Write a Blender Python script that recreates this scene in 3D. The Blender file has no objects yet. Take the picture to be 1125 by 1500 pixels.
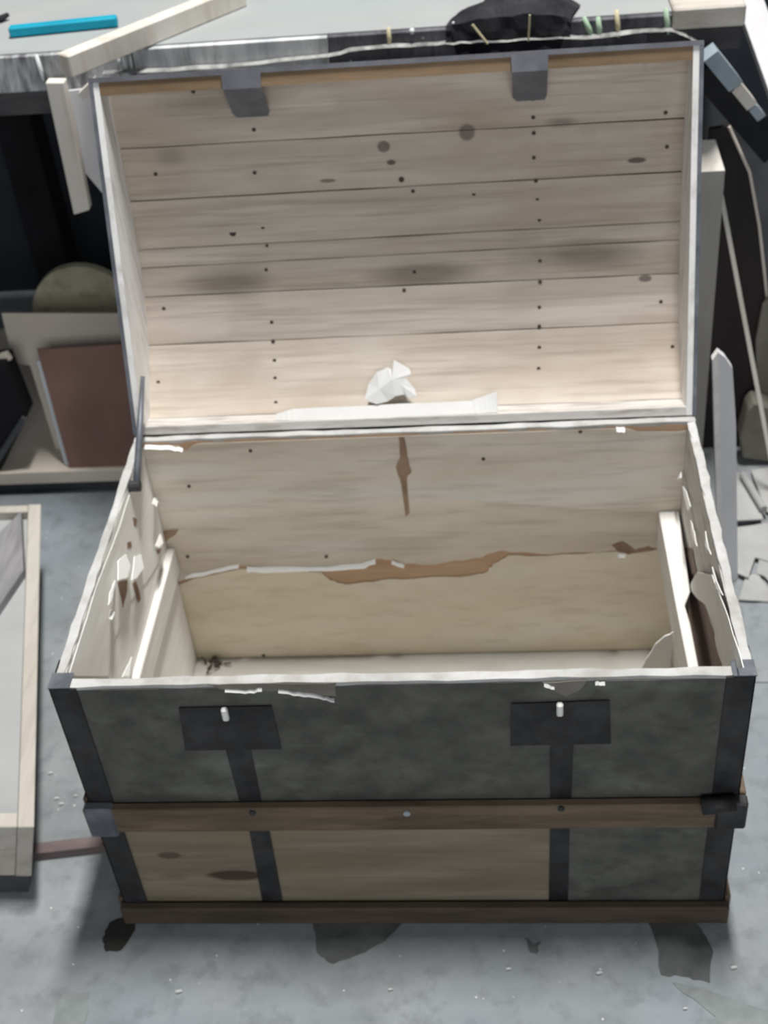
import bpy, bmesh, math, random
from mathutils import Vector, Matrix
random.seed(7)
S = bpy.context.scene
COL = S.collection

# ------------------------------------------------------------------ camera
CAM = Vector((0.145, -1.144, 1.7253)); YAW, PITCH, ROLL, FPX = -0.1174, 0.6804, -0.1045, 1903.16
_f = Vector((math.sin(YAW)*math.cos(PITCH), math.cos(YAW)*math.cos(PITCH), -math.sin(PITCH)))
_r = Vector((math.cos(YAW), -math.sin(YAW), 0)); _u = _r.cross(_f)
CR = math.cos(ROLL)*_r + math.sin(ROLL)*_u; CU = -math.sin(ROLL)*_r + math.cos(ROLL)*_u; CF = _f
cd = bpy.data.cameras.new('camera'); cam = bpy.data.objects.new('camera', cd); COL.objects.link(cam)
cam.matrix_world = Matrix(((CR.x, CU.x, -CF.x, CAM.x), (CR.y, CU.y, -CF.y, CAM.y), (CR.z, CU.z, -CF.z, CAM.z), (0, 0, 0, 1)))
cd.sensor_fit = 'VERTICAL'; cd.sensor_height = 36; cd.sensor_width = 27; cd.lens = FPX/1500*36
cd.clip_start = .05
cd.dof.use_dof = True; cd.dof.focus_distance = 1.2; cd.dof.aperture_fstop = 8.5
S.camera = cam

# ------------------------------------------------------------------ light
w = bpy.data.worlds.new('world'); S.world = w; w.use_nodes = True
w.node_tree.nodes['Background'].inputs[0].default_value = (.86, .93, 1, 1)
w.node_tree.nodes['Background'].inputs[1].default_value = .045
def area(name, loc, sx, sy, power, col, tgt=None):
    l = bpy.data.lights.new(name, 'AREA'); l.shape = 'RECTANGLE'; l.size = sx; l.size_y = sy; l.energy = power; l.color = col
    o = bpy.data.objects.new(name, l); COL.objects.link(o); o.location = loc
    d = (Vector(tgt) if tgt else Vector(loc)-Vector((0, 0, 1)))-Vector(loc)
    o.rotation_euler = d.to_track_quat('-Z', 'Y').to_euler(); return o
area('hall_lamp', (.46, 1.0, 6.0), .34, 1.25, 240, (1, .985, .955))
area('front_fill', (.4, -3.3, 2.1), 2.2, 1.3, 25, (.95, .98, 1), (0, .5, .6))  # unseen fill light added behind the camera to lift lid and under-bench items
vs = S.view_settings; vs.view_transform = 'Standard'; vs.look = 'None'; vs.gamma = 1; vs.exposure = .85; vs.use_curve_mapping = False

# ------------------------------------------------------------------ helpers
def ray(x, y): return CF + (x-562.5)/FPX*CR + (750-y)/FPX*CU
def onz(x, y, z): d = ray(x, y); return CAM + d*((z-CAM.z)/d.z)
def ony(x, y, Y): d = ray(x, y); return CAM + d*((Y-CAM.y)/d.y)
def onx(x, y, X): d = ray(x, y); return CAM + d*((X-CAM.x)/d.x)

class MB:
    def __init__(s): s.v = []; s.f = []
    def hexa(s, p):                      # 8 corners: bottom loop then top loop
        b = len(s.v); s.v += [Vector(q) for q in p]
        s.f += [[b+i for i in q] for q in ((0, 3, 2, 1), (4, 5, 6, 7), (0, 1, 5, 4), (1, 2, 6, 5), (2, 3, 7, 6), (3, 0, 4, 7))]; return s
    def box(s, x0, x1, y0, y1, z0, z1):
        return s.hexa([(x0, y0, z0), (x1, y0, z0), (x1, y1, z0), (x0, y1, z0), (x0, y0, z1), (x1, y0, z1), (x1, y1, z1), (x0, y1, z1)])
    def prism(s, pts, ext):              # polygon extruded by a vector
        b = len(s.v); n = len(pts); ext = Vector(ext); pts = [Vector(q) for q in pts]
        s.v += pts + [q+ext for q in pts]
        s.f += [[b+i for i in range(n)][::-1], [b+n+i for i in range(n)]]
        for i in range(n): j = (i+1) % n; s.f.append([b+i, b+j, b+n+j, b+n+i])
        return s
    def beam(s, a, c, wid, thk, up):     # bar from a to c, width along 'up', thickness across
        a = Vector(a); c = Vector(c); d = (c-a).normalized(); up = Vector(up); up = (up-d*up.dot(d)).normalized(); sd = d.cross(up)
        q = []
        for P in (a, c):
            q += [P+up*(i*wid/2)+sd*(j*thk/2) for i, j in ((-1, -1), (1, -1), (1, 1), (-1, 1))]
        return s.hexa(q)
    def tube(s, path, rad, n=8):
        b = len(s.v); path = [Vector(q) for q in path]; m = len(path)
        for i, P in enumerate(path):
            d = (path[min(i+1, m-1)]-path[max(i-1, 0)]).normalized(); a = d.orthogonal().normalized() if abs(d.z) > .99 else d.cross(Vector((0, 0, 1))).normalized(); c = d.cross(a)
            r = rad[i] if isinstance(rad, (list, tuple)) else rad
            s.v += [P + (a*math.cos(2*math.pi*k/n)+c*math.sin(2*math.pi*k/n))*r for k in range(n)]
        for i in range(m-1):
            for k in range(n): s.f.append([b+i*n+k, b+i*n+(k+1) % n, b+(i+1)*n+(k+1) % n, b+(i+1)*n+k])
        s.f += [[b+k for k in range(n)][::-1], [b+(m-1)*n+k for k in range(n)]]; return s
    def strip(s, rows, thk=0):           # rows: list of equal point rows -> grid surface
        b = len(s.v); n = len(rows[0])
        for r in rows: s.v += [Vector(q) for q in r]
        for i in range(len(rows)-1):
            for k in range(n-1): s.f.append([b+i*n+k, b+i*n+k+1, b+(i+1)*n+k+1, b+(i+1)*n+k])
        return s
    def build(s, name, mat, parent=None, bevel=0, solid=0, smooth=False, loc=None):
        off = Vector(loc) if loc is not None else (ORG.get(parent.name, Vector()) if parent else Vector())
        me = bpy.data.meshes.new(name); me.from_pydata([tuple(q-off) for q in s.v], [], s.f); me.update()
        bm = bmesh.new(); bm.from_mesh(me); bmesh.ops.recalc_face_normals(bm, faces=bm.faces)
        if solid:
            bmesh.ops.solidify(bm, geom=bm.faces[:], thickness=solid)
        if bevel: bmesh.ops.bevel(bm, geom=bm.edges[:], offset=bevel, segments=1, affect='EDGES', clamp_overlap=True)
        bmesh.ops.triangulate(bm, faces=[f for f in bm.faces if len(f.verts) > 4])
        bm.to_mesh(me); bm.free(); me.materials.append(mat)
        if smooth: me.shade_smooth()
        o = bpy.data.objects.new(name, me); COL.objects.link(o)
        if parent: o.parent = parent; ORG[o.name] = off
        else: o.location = off
        return o
ORG = {}
def tag(o, label, cat, group=None):
    o['label'] = label; o['category'] = cat
    if group: o['group'] = group
    return o
def thing(name, label, cat, loc, group=None):
    o = bpy.data.objects.new(name, None); COL.objects.link(o); o.location = loc; o.empty_display_size = .05
    ORG[o.name] = Vector(loc); return tag(o, label, cat, group)
def struct(o): o['kind'] = 'structure'; return o
def single(mb, name, mat, label, cat, group=None, **k):
    c = sum(mb.v, Vector())/len(mb.v); c.z = min(q.z for q in mb.v)
    return tag(mb.build(name, mat, None, loc=c, **k), label, cat, group)
def jag(pts, amp, n=4, axis=None):       # roughen an open polyline
    out = []
    for a, c in zip(pts[:-1], pts[1:]):
        a = Vector(a); c = Vector(c)
        for i in range(n):
            q = a.lerp(c, i/n)
            if i: q = q + Vector([random.uniform(-amp, amp) for _ in q])*1.0
            out.append(q)
    return out + [Vector(pts[-1])]
def jag2(pts, amp, n=4):
    out = []
    for a, c in zip(pts[:-1], pts[1:]):
        for i in range(n):
            t = i/n; k = amp if i else 0
            out.append((a[0]+(c[0]-a[0])*t+random.uniform(-k, k), a[1]+(c[1]-a[1])*t+random.uniform(-k, k)))
    return out + [tuple(pts[-1])]

# ------------------------------------------------------------------ materials
def sr(c):
    return tuple(((v/255)/12.92 if v/255 <= .04045 else ((v/255+.055)/1.055)**2.4) for v in c)+(1,)
def material(name, c1, c2, scale=(6, 6, 6), rough=.75, bump=.15, detail=5, metal=0, lo=.35, hi=.65, rand=.0, spots=(), fine=None, spotcol=(50, 42, 36), specks=None, second=None, spec=.3):
    m = bpy.data.materials.new(name); m.use_nodes = True; nt = m.node_tree; N = nt.nodes; Lk = nt.links.new
    bs = N['Principled BSDF']; bs.inputs['Roughness'].default_value = rough; bs.inputs['Metallic'].default_value = metal
    bs.inputs['Specular IOR Level'].default_value = spec
    tc = N.new('ShaderNodeTexCoord'); oi = N.new('ShaderNodeObjectInfo')
    ad = N.new('ShaderNodeVectorMath'); ad.operation = 'ADD'; Lk(tc.outputs['Object'], ad.inputs[0])
    sc = N.new('ShaderNodeVectorMath'); sc.operation = 'SCALE'; sc.inputs[0].default_value = (3.1, 5.7, 4.3); Lk(oi.outputs['Random'], sc.inputs['Scale']); Lk(sc.outputs[0], ad.inputs[1])
    def noise(scl, det, vec):
        mp = N.new('ShaderNodeMapping'); mp.inputs['Scale'].default_value = scl; Lk(vec, mp.inputs['Vector'])
        n = N.new('ShaderNodeTexNoise'); n.inputs['Scale'].default_value = 1; n.inputs['Detail'].default_value = det; n.inputs['Roughness'].default_value = .62
        Lk(mp.outputs[0], n.inputs['Vector']); return n.outputs['Fac']
    def ramp(fac, l, h):
        r = N.new('ShaderNodeMapRange'); r.inputs['From Min'].default_value = l; r.inputs['From Max'].default_value = h; Lk(fac, r.inputs['Value']); return r.outputs[0]
    def mix(fac, a, b, mode='MIX'):
        x = N.new('ShaderNodeMix'); x.data_type = 'RGBA'; x.blend_type = mode
        if isinstance(fac, float): x.inputs[0].default_value = fac
        else: Lk(fac, x.inputs[0])
        for i, q in ((6, a), (7, b)):
            if isinstance(q, tuple): x.inputs[i].default_value = q
            else: Lk(q, x.inputs[i])
        return x.outputs[2]
    n1 = noise(scale, detail, ad.outputs[0])
    col = mix(ramp(n1, lo, hi), sr(c1), sr(c2))
    if second:                                             # a second, larger patchiness
        c3, s3, l3, h3 = second; col = mix(ramp(noise(s3, 4, ad.outputs[0]), l3, h3), col, sr(c3))
    if fine:
        cf, sf, amt = fine; n2 = noise(sf, 3, ad.outputs[0]); mm = N.new('ShaderNodeMath'); mm.operation = 'MULTIPLY'; mm.inputs[1].default_value = amt
        Lk(ramp(n2, .5, .7), mm.inputs[0]); col = mix(mm.outputs[0], col, sr(cf))
    if specks:
        cs, ss, th = specks; vo = N.new('ShaderNodeTexVoronoi'); vo.inputs['Scale'].default_value = ss; Lk(tc.outputs['Object'], vo.inputs['Vector'])
        col = mix(ramp(vo.outputs['Distance'], th, th*.6), col, sr(cs))
    for (p, rx, ry, rz, k) in spots:                       # knots and stains with a shape of their own
        sb = N.new('ShaderNodeVectorMath'); sb.operation = 'SUBTRACT'; sb.inputs[1].default_value = tuple(p); Lk(tc.outputs['Object'], sb.inputs[0])
        ml = N.new('ShaderNodeVectorMath'); ml.operation = 'MULTIPLY'; ml.inputs[1].default_value = (1/rx, 1/ry, 1/rz); Lk(sb.outputs[0], ml.inputs[0])
        le = N.new('ShaderNodeVectorMath'); le.operation = 'LENGTH'; Lk(ml.outputs[0], le.inputs[0])
        a2 = N.new('ShaderNodeMath'); a2.operation = 'MULTIPLY_ADD'; a2.inputs[1].default_value = .9; Lk(n1, a2.inputs[0]); Lk(le.outputs['Value'], a2.inputs[2])
        r = N.new('ShaderNodeMapRange'); r.inputs['From Min'].default_value = 1.45; r.inputs['From Max'].default_value = .7 if k < .6 else 1.15; r.inputs['To Max'].default_value = k; Lk(a2.outputs[0], r.inputs['Value'])
        col = mix(r.outputs[0], col, sr(spotcol))
    if rand:
        hs = N.new('ShaderNodeHueSaturation'); r = N.new('ShaderNodeMapRange'); r.inputs['To Min'].default_value = 1-rand; r.inputs['To Max'].default_value = 1+rand
        Lk(oi.outputs['Random'], r.inputs['Value']); Lk(r.outputs[0], hs.inputs['Value']); Lk(col, hs.inputs['Color']); col = hs.outputs[0]
    Lk(col, bs.inputs['Base Color'])
    if bump:
        b = N.new('ShaderNodeBump'); b.inputs['Strength'].default_value = bump; b.inputs['Distance'].default_value = .01; Lk(n1, b.inputs['Height']); Lk(b.outputs[0], bs.inputs['Normal'])
    return m

# ------------------------------------------------------------------ trunk dimensions
W2, D, H, TA, LL = .45, .554, .5155, .3439, .556
TH = .0125
ES = Vector((0, math.sin(TA), math.cos(TA))); ET = Vector((0, math.cos(TA), -math.sin(TA))); LO = Vector((0, D, H))
def lid(x, s, t): q = LO+ES*s+ET*t; q.x = x; return q
T0, TM = .034, .106
_DP = [(0, .036), (.04, .068), (.10, .093), (.17, .107), (.24, .110), (.31, .104), (.40, .084), (.48, .061), (LL, .036)]
def dome(s):                               # inner profile of the barrel: depth t at height s
    s = max(0, min(LL, s)); P = _DP
    i = max(k for k in range(len(P)-1) if P[k][0] <= s+1e-9)
    def m(k):
        if k == 0: return (P[1][1]-P[0][1])/(P[1][0]-P[0][0])
        if k == len(P)-1: return (P[-1][1]-P[-2][1])/(P[-1][0]-P[-2][0])
        return (P[k+1][1]-P[k-1][1])/(P[k+1][0]-P[k-1][0])
    h = P[i+1][0]-P[i][0]; u = (s-P[i][0])/h
    return (2*u**3-3*u*u+1)*P[i][1]+(u**3-2*u*u+u)*h*m(i)+(-2*u**3+3*u*u)*P[i+1][1]+(u**3-u*u)*h*m(i+1)
def lid_s(x, y, off=0):                    # pixel -> (X, s) on the inside of the dome
    d = ray(x, y); lo, hi = .8, 3.2
    t = .0
    best = None
    for i in range(4000):
        k = 1.2+i*.0005; P = CAM+d*k; q = P-LO; s = q.dot(ES); tt = q.dot(ET)
        if 0 <= s <= LL and tt >= dome(s)-off: return P.x, s
    P = CAM+d*2; return P.x, max(0, min(LL, (P-LO).dot(ES)))

def lidt(px, py, t):
    d = ray(px, py); k = (t-(CAM-LO).dot(ET))/d.dot(ET); return CAM+d*k
TRUNK0 = Vector((0, D/2, 0))
def rel(P): return P-TRUNK0

# lid knots and stains, given in the trunk's own space
def lsp(px, py, r1, r2, k):
    x, s = lid_s(px, py); P = rel(lid(x, s, dome(s))); return (P, r1, max(r2, .03), r2, k)
lid_spots = [lsp(562, 215, .011, .011, .75), lsp(684, 195, .015, .016, .7), lsp(573, 238, .008, .005, .9), lsp(933, 235, .016, .005, .9),
             lsp(330, 415, .085, .03, .5), lsp(620, 400, .10, .022, .55), lsp(860, 372, .10, .028, .55), lsp(330, 150, .12, .04, .35), lsp(822, 180, .03, .01, .5),
             lsp(250, 230, .03, .02, .3), lsp(480, 265, .016, .004, .7), lsp(945, 408, .011, .005, .8)]
M = {}
M['lidwood'] = material('lid_pine', (190, 178, 165), (214, 204, 192), (2.2, 9, 26), .8, .2, 6, rand=.07, spots=lid_spots, spotcol=(92, 84, 80), fine=((154, 140, 126), (4, 40, 120), .5), second=((184, 168, 152), (3, 5, 5), .5, .75))
M['lidend'] = material('lid_end_pine', (236, 235, 233), (246, 245, 244), (8, 8, 5), .8, .2, 5, fine=((160, 154, 150), (40, 60, 9), .45))
M['trunk_floor'] = material('dusty_trunk_floor', (196, 193, 186), (212, 210, 204), (6, 20, 20), .85, .1, 5)
M['torn_bare'] = material('torn_bare_strip', (112, 106, 98), (136, 130, 122), (8, 8, 20), .85, .15)
M['lidrail'] = material('lid_rail', (112, 92, 70), (150, 126, 100), (3, 20, 20), .75, .2, 5)
M['ledge'] = material('pale_papered_rail', (200, 196, 191), (212, 209, 205), (5, 22, 22), .8, .2, 5, fine=((120, 104, 92), (10, 60, 60), .55))
M['paper'] = material('white_paper', (194, 194, 193), (204, 204, 203), (9, 9, 9), .85, .1)
M['flap'] = material('bright_torn_paper', (244, 244, 242), (250, 250, 249), (9, 9, 9), .85, .05)
M['paper_old'] = material('yellowed_lining_paper', (232, 220, 197), (240, 230, 211), (5, 5, 9), .85, .12, 5, fine=((204, 190, 166), (14, 14, 60), .4), second=((236, 230, 218), (3, 3, 7), .5, .72), rand=.03)
M['paper_grey'] = material('greyed_lining_paper', (211, 199, 182), (226, 216, 203), (4, 4, 16), .85, .12, 5, fine=((176, 164, 150), (6, 10, 70), .5), second=((222, 218, 212), (2, 3, 10), .52, .7))
M['paper_side'] = material('pale_side_lining', (236, 235, 231), (244, 243, 240), (8, 3, 9), .85, .12, 5, fine=((214, 208, 198), (30, 4, 40), .4))
M['wood_raw'] = material('bare_board', (184, 150, 122), (204, 172, 144), (4, 4, 30), .8, .2)
M['wood_dark'] = material('bare_dark_board', (104, 88, 84), (140, 122, 116), (10, 5, 20), .85, .3)
M['wood_pale'] = material('weathered_side_wood', (212, 208, 203), (232, 230, 226), (22, 4, 22), .8, .25, 6, fine=((130, 122, 112), (50, 8, 50), .5))
M['runner'] = material('pale_runner', (222, 219, 214), (236, 234, 230), (30, 5, 30), .8, .15, 5)
M['rim'] = material('bright_rim', (176, 175, 172), (204, 204, 203), (9, 9, 20), .7, .15, 5, fine=((150, 144, 138), (25, 25, 40), .5))
M['canvas'] = material('grey_green_sheet', (74, 75, 71), (102, 102, 97), (14, 14, 18), .8, .3, 7, fine=((74, 74, 68), (30, 30, 40), .6), second=((118, 119, 113), (5, 5, 9), .55, .75))
M['front_wood'] = material('bare_front_board', (120, 111, 95), (146, 136, 118), (3, 8, 26), .8, .25, 6, fine=((120, 106, 88), (6, 20, 90), .5), second=((134, 118, 98), (3, 5, 9), .52, .72),
                           spots=[(rel(ony(348, 1283, 0)), .05, .05, .014, .85), (rel(ony(248, 1253, 0)), .02, .03, .009, .6), (rel(ony(255, 1285, 0)), .03, .03, .012, .3)], spotcol=(58, 42, 34))
M['batten'] = material('brown_batten', (90, 77, 64), (120, 104, 87), (5, 20, 30), .75, .25, 6, fine=((72, 54, 42), (10, 40, 90), .5))
M['batten_low'] = material('dark_batten', (70, 60, 52), (96, 84, 72), (5, 20, 30), .75, .25, 6)
M['iron'] = material('dark_iron', (42, 42, 44), (66, 66, 68), (18, 18, 18), .55, .15, 5, metal=.25, fine=((52, 42, 36), (30, 30, 30), .5))
M['iron_blue'] = material('blue_grey_iron', (90, 94, 102), (124, 127, 134), (18, 18, 18), .5, .15, 5, metal=.3)
M['plate'] = material('grey_hasp', (96, 97, 104), (118, 119, 126), (20, 20, 20), .5, .12, 5, metal=.3)
M['nail'] = material('rusty_nail', (62, 54, 48), (88, 78, 70), (60, 60, 60), .7, 0)
M['rust'] = material('rust', (136, 110, 92), (168, 142, 120), (20, 20, 20), .9, 0)
M['glint_tab'] = material('painted_glint', (232, 230, 226), (246, 244, 240), (20, 20, 20), .5, 0)  # near-white colour paints in the bright light at the keyholes
M['teal'] = material('turquoise_plastic', (10, 150, 180), (20, 168, 196), (8, 8, 8), .45, .02)
M['concrete'] = material('concrete', (128, 132, 134), (152, 156, 158), (7, 7, 7), .9, .35, 8, fine=((108, 112, 116), (26, 26, 26), .5), second=((136, 145, 152), (1.4, 1.4, 1.4), .48, .7), specks=((226, 228, 230), 34, .055))
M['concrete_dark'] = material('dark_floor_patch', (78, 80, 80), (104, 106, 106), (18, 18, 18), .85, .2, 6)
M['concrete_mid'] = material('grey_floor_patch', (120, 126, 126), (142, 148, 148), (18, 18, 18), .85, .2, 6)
M['floor_black'] = material('black_floor_patch', (44, 42, 40), (60, 58, 55), (18, 18, 18), .85, .2, 6)  # near-black variant of the floor patches
M['wall'] = material('dark_wall', (36, 40, 48), (52, 58, 66), (3, 3, 3), .9, .1)
M['bench_top'] = material('white_stained_top', (160, 163, 163), (168, 170, 170), (4, 7, 7), .6, .05, 5, fine=((150, 166, 168), (3, 9, 9), .35))
M['bench_edge'] = material('paint_streaked_edge', (104, 104, 108), (226, 228, 230), (26, 4, 5), .7, .2, 6, lo=.42, hi=.62, fine=((60, 58, 56), (60, 4, 12), .6), second=((216, 220, 220), (7, 2, 2), .52, .62))
M['edge_light'] = material('whitened_edge', (186, 189, 193), (232, 234, 236), (16, 4, 5), .7, .2, 6, lo=.4, hi=.6, fine=((140, 138, 136), (60, 4, 12), .5), second=((240, 242, 244), (6, 2, 2), .5, .6))
M['edge_dark'] = material('dark_edge', (76, 76, 82), (118, 118, 124), (20, 4, 8), .75, .2, 6, fine=((40, 40, 46), (50, 4, 12), .6), specks=((190, 194, 198), 40, .1))
M['ridge'] = material('grey_paint_ridge', (112, 112, 112), (168, 168, 166), (30, 10, 10), .8, .1, lo=.4, hi=.6)
M['bench_dark'] = material('dark_bench_wood', (66, 64, 68), (96, 92, 94), (5, 20, 20), .8, .2)
M['bench_end'] = material('pale_bench_end', (176, 168, 158), (206, 200, 192), (8, 20, 20), .8, .2, 5)
M['black'] = material('black_paint', (16, 17, 20), (28, 29, 33), (8, 8, 8), .8, .1)
M['black_cloth'] = material('black_cloth', (30, 30, 36), (56, 56, 60), (14, 14, 14), .95, .3)
M['pine'] = material('pale_pine', (208, 202, 193), (226, 221, 213), (9, 9, 3), .75, .12, 5, fine=((186, 170, 150), (30, 30, 4), .45))
M['pine_long'] = material('pale_pine_lengthwise', (184, 177, 167), (200, 194, 185), (9, 2, 20), .75, .12, 5, fine=((150, 143, 134), (40, 4, 60), .45))
M['tray_white'] = material('white_tray_floor', (168, 169, 169), (176, 177, 177), (4, 9, 9), .7, .05)
M['tan'] = material('tan_board', (226, 214, 200), (236, 226, 214), (3, 3, 3), .85, .06)
M['khaki'] = material('khaki_wood', (182, 176, 152), (200, 194, 168), (10, 10, 10), .85, .15, 5, fine=((100, 92, 76), (30, 30, 30), .4))
M['brown_panel'] = material('brown_hardboard', (136, 106, 96), (150, 119, 109), (5, 5, 5), .7, .05)
M['grey_plank'] = material('weathered_grey_plank', (120, 120, 124), (156, 154, 156), (20, 3, 20), .85, .25, 6, fine=((92, 90, 92), (60, 6, 60), .5))
M['grey_board'] = material('grey_brown_board', (156, 152, 147), (178, 174, 169), (12, 12, 3), .85, .15, 5, specks=((196, 192, 186), 14, .05))
M['lilac_plank'] = material('lilac_grey_plank', (220, 218, 221), (232, 231, 233), (12, 12, 3), .8, .08)
M['stone'] = material('grey_stone', (116, 112, 102), (140, 136, 126), (9, 9, 9), .9, .2, 5, specks=((200, 198, 190), 20, .05))
M['plaster'] = material('broken_plaster', (160, 160, 158), (178, 178, 176), (9, 9, 9), .9, .15, 5, rand=.04)
M['dark_board'] = material('dark_leaning_board', (40, 36, 36), (58, 52, 50), (6, 6, 3), .8, .1)
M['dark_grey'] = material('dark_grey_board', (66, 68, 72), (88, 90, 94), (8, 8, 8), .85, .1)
M['blue_paint'] = material('pale_blue_paint', (142, 156, 166), (168, 180, 188), (10, 10, 10), .7, .1)
M['strip_white'] = material('bluish_white', (220, 228, 236), (232, 238, 244), (8, 8, 8), .6, .05)
M['floor_stick'] = material('purple_brown_stick', (104, 92, 92), (128, 116, 114), (4, 20, 20), .8, .1)

# ------------------------------------------------------------------ setting
fl = struct(MB().box(-3, 3, -2.5, 2.3, -.06, 0).build('floor', M['concrete']))
struct(MB().box(-3, 3, 2.0, 2.1, 0, 2.6).build('wall_back', M['wall']))
def patch(pix, mat, z=.0012):
    MB().prism([onz(x, y, 0) for x, y in jag2(pix+[pix[0]], 2.2, 4)[:-1]], (0, 0, z)).build('dark_patch', mat, fl)
patch([(160, 1352), (205, 1338), (198, 1362), (178, 1392), (155, 1394), (150, 1375)], M['floor_black'])
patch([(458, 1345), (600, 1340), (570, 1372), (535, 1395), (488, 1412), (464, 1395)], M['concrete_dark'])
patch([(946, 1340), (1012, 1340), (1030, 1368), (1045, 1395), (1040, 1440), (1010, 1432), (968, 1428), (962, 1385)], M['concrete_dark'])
patch([(985, 1440), (1030, 1448), (1125, 1482), (1140, 1520), (1030, 1520), (1048, 1490)], M['concrete_mid'])
patch([(82, 1468), (95, 1455), (131, 1454), (124, 1505), (78, 1510)], M['concrete_mid'])
patch([(768, 1374), (782, 1384), (792, 1380), (786, 1398), (776, 1394)], M['concrete_dark'])

# ------------------------------------------------------------------ TRUNK
tr = thing('trunk', 'large old wooden trunk with raised barrel lid and worn grey-green front', 'trunk', TRUNK0)
def bb(name, mat, x0, x1, y0, y1, z0, z1, parent=tr, bevel=0): return MB().box(x0, x1, y0, y1, z0, z1).build(name, mat, parent, bevel)
ZB = .012
xi = W2-TH
bb('bottom_panel', M['trunk_floor'], -W2+.002, W2-.002, .002, D-.002, ZB-.010, ZB)
# front: two boards, the upper one covered
zm1 = ony(600, 1166, 0).z; zm0 = ony(600, 1201, 0).z; zb1 = ony(600, 1316, 0).z
zmid = (zm1+zm0)/2
fp = bb('front_panel', M['front_wood'], -W2, W2, 0, TH, ZB+.001, zmid)
bb('board', M['front_wood'], -W2, W2, 0, TH, zmid, H-.006, fp)
back = bb('back_panel', M['wood_raw'], -xi, xi, D-TH, D, ZB+.001, .17)
bb('board', M['wood_raw'], -xi, xi, D-TH, D, .171, .345, back); bb('board', M['wood_raw'], -xi, xi, D-TH, D, .346, H-.004, back)
for sx in (-1, 1):
    a, b = sorted((sx*W2, sx*xi))
    sp = bb('side_panel', M['wood_pale'] if sx > 0 else M['paper_side'], a, b, TH, D, ZB+.001, .30)
    bb('board', M['wood_pale'] if sx > 0 else M['paper_side'], a, b, TH, D, .301, H-.004, sp)
# rims
def rim(name, p0, p1, wid, parent=tr, amp=.0012, n=26, m='rim', axis='x'):
    rows = [[], [], [], []]
    for i in range(n+1):
        q = Vector(p0).lerp(Vector(p1), i/n); j = random.uniform(-amp, amp); k = random.uniform(-amp, amp)
        ax = Vector((0, 1, 0)) if axis == 'x' else Vector((1, 0, 0))
        rows[0].append(q-ax*(wid/2+j)-Vector((0, 0, .006))); rows[1].append(q-ax*(wid/2+j)+Vector((0, 0, k)))
        rows[2].append(q+ax*(wid/2+k)+Vector((0, 0, j))); rows[3].append(q+ax*(wid/2+k)-Vector((0, 0, .006)))
    return MB().strip(rows+[rows[0]]).build(name, M[m], parent)
rim('rim_strip', (-W2, TH/2, H), (W2, TH/2, H), TH+.002)
rim('rim_strip', (-W2, D-TH/2, H), (W2, D-TH/2, H), TH)
rim('rim_strip', (-W2+TH/2, TH, H), (-W2+TH/2, D-TH, H), TH, axis='y')
rim('rim_strip', (W2-TH/2, TH, H), (W2-TH/2, D-TH, H), TH, axis='y', amp=.0018)
# torn white fibres hanging below the front rim
for pts, mt in (([(300, 1003), (360, 1002), (440, 1002), (492, 1000), (492, 1020), (470, 1019), (440, 1014), (410, 1012), (360, 1012), (330, 1011)], 'torn_bare'), ([(795, 1000), (860, 997), (850, 1010), (830, 1020), (805, 1010)], 'torn_bare')):
    MB().prism([ony(x, y, -.0032) for x, y in jag2(pts+[pts[0]], 1.0, 3)[:-1]], (0, .001, 0)).build('torn_strip', M[mt], tr)
for pts in ([(330, 1011), (360, 1013), (384, 1010)], [(408, 1012), (438, 1016), (468, 1020), (490, 1026)], [(797, 1003), (812, 1007)], [(872, 1001), (886, 1001)]):
    rows = [[], [], []]
    for x, y in jag2(pts, 1.0, 4):
        P = ony(x, y, -.004); k = random.uniform(.0012, .0032); rows[0].append(P+Vector((0, .001, k))); rows[1].append(P+Vector((0, -.004, 0))); rows[2].append(P+Vector((0, -.001, -k)))
    MB().strip(rows).build('torn_fringe', M['paper'], tr)
# grey-green covering
bb('cover_sheet', M['canvas'], -W2+.001, W2-.001, -.002, 0, zm0+.01, H-.006)
sx0 = ony(833, 1250, 0).x
MB().prism([ony(x, y, 0) for x, y in [(828, 1195), (1045, 1190), (1042, 1325), (828, 1325)]], (0, -.002, 0)).build('cover_sheet', M['canvas'], tr)
# straps, corner irons
def fpoly(name, pix, mat, y=-.0022, thk=.0022, parent=tr, bevel=0):
    return MB().prism([ony(px, py, y) for px, py in pix], (0, -thk, 0)).build(name, M[mat], parent, bevel)
fpoly('strap', [(329, 1090), (366, 1090), (383, 1172), (351, 1172)], 'iron')
fpoly('strap', [(362, 1196), (391, 1196), (415, 1322), (385, 1322)], 'iron', y=-.0005)
fpoly('strap', [(806, 1085), (840, 1085), (837, 1170), (806, 1170)], 'iron')
fpoly('strap', [(806, 1192), (835, 1192), (832, 1318), (804, 1318)], 'iron', y=-.0005)
cw = .034
for sx in (-1, 1):
    a, b = sorted((sx*(W2+.002), sx*(W2-cw)))
    m = MB().box(a, b, -.0045, -.002, 0.006, H-.001)
    a2, b2 = sorted((sx*(W2+.002), sx*(W2+.0005))); m.box(a2, b2, -.0045, .05, .006, H-.001)
    m.build('corner_iron', M['iron'], tr)
    a, b = sorted((sx*(W2+.003), sx*(W2-.026)))
    MB().box(a, b, -.0055, .022, H+.0012, H+.003).build('corner_cap', M['iron_blue'], tr)
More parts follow.
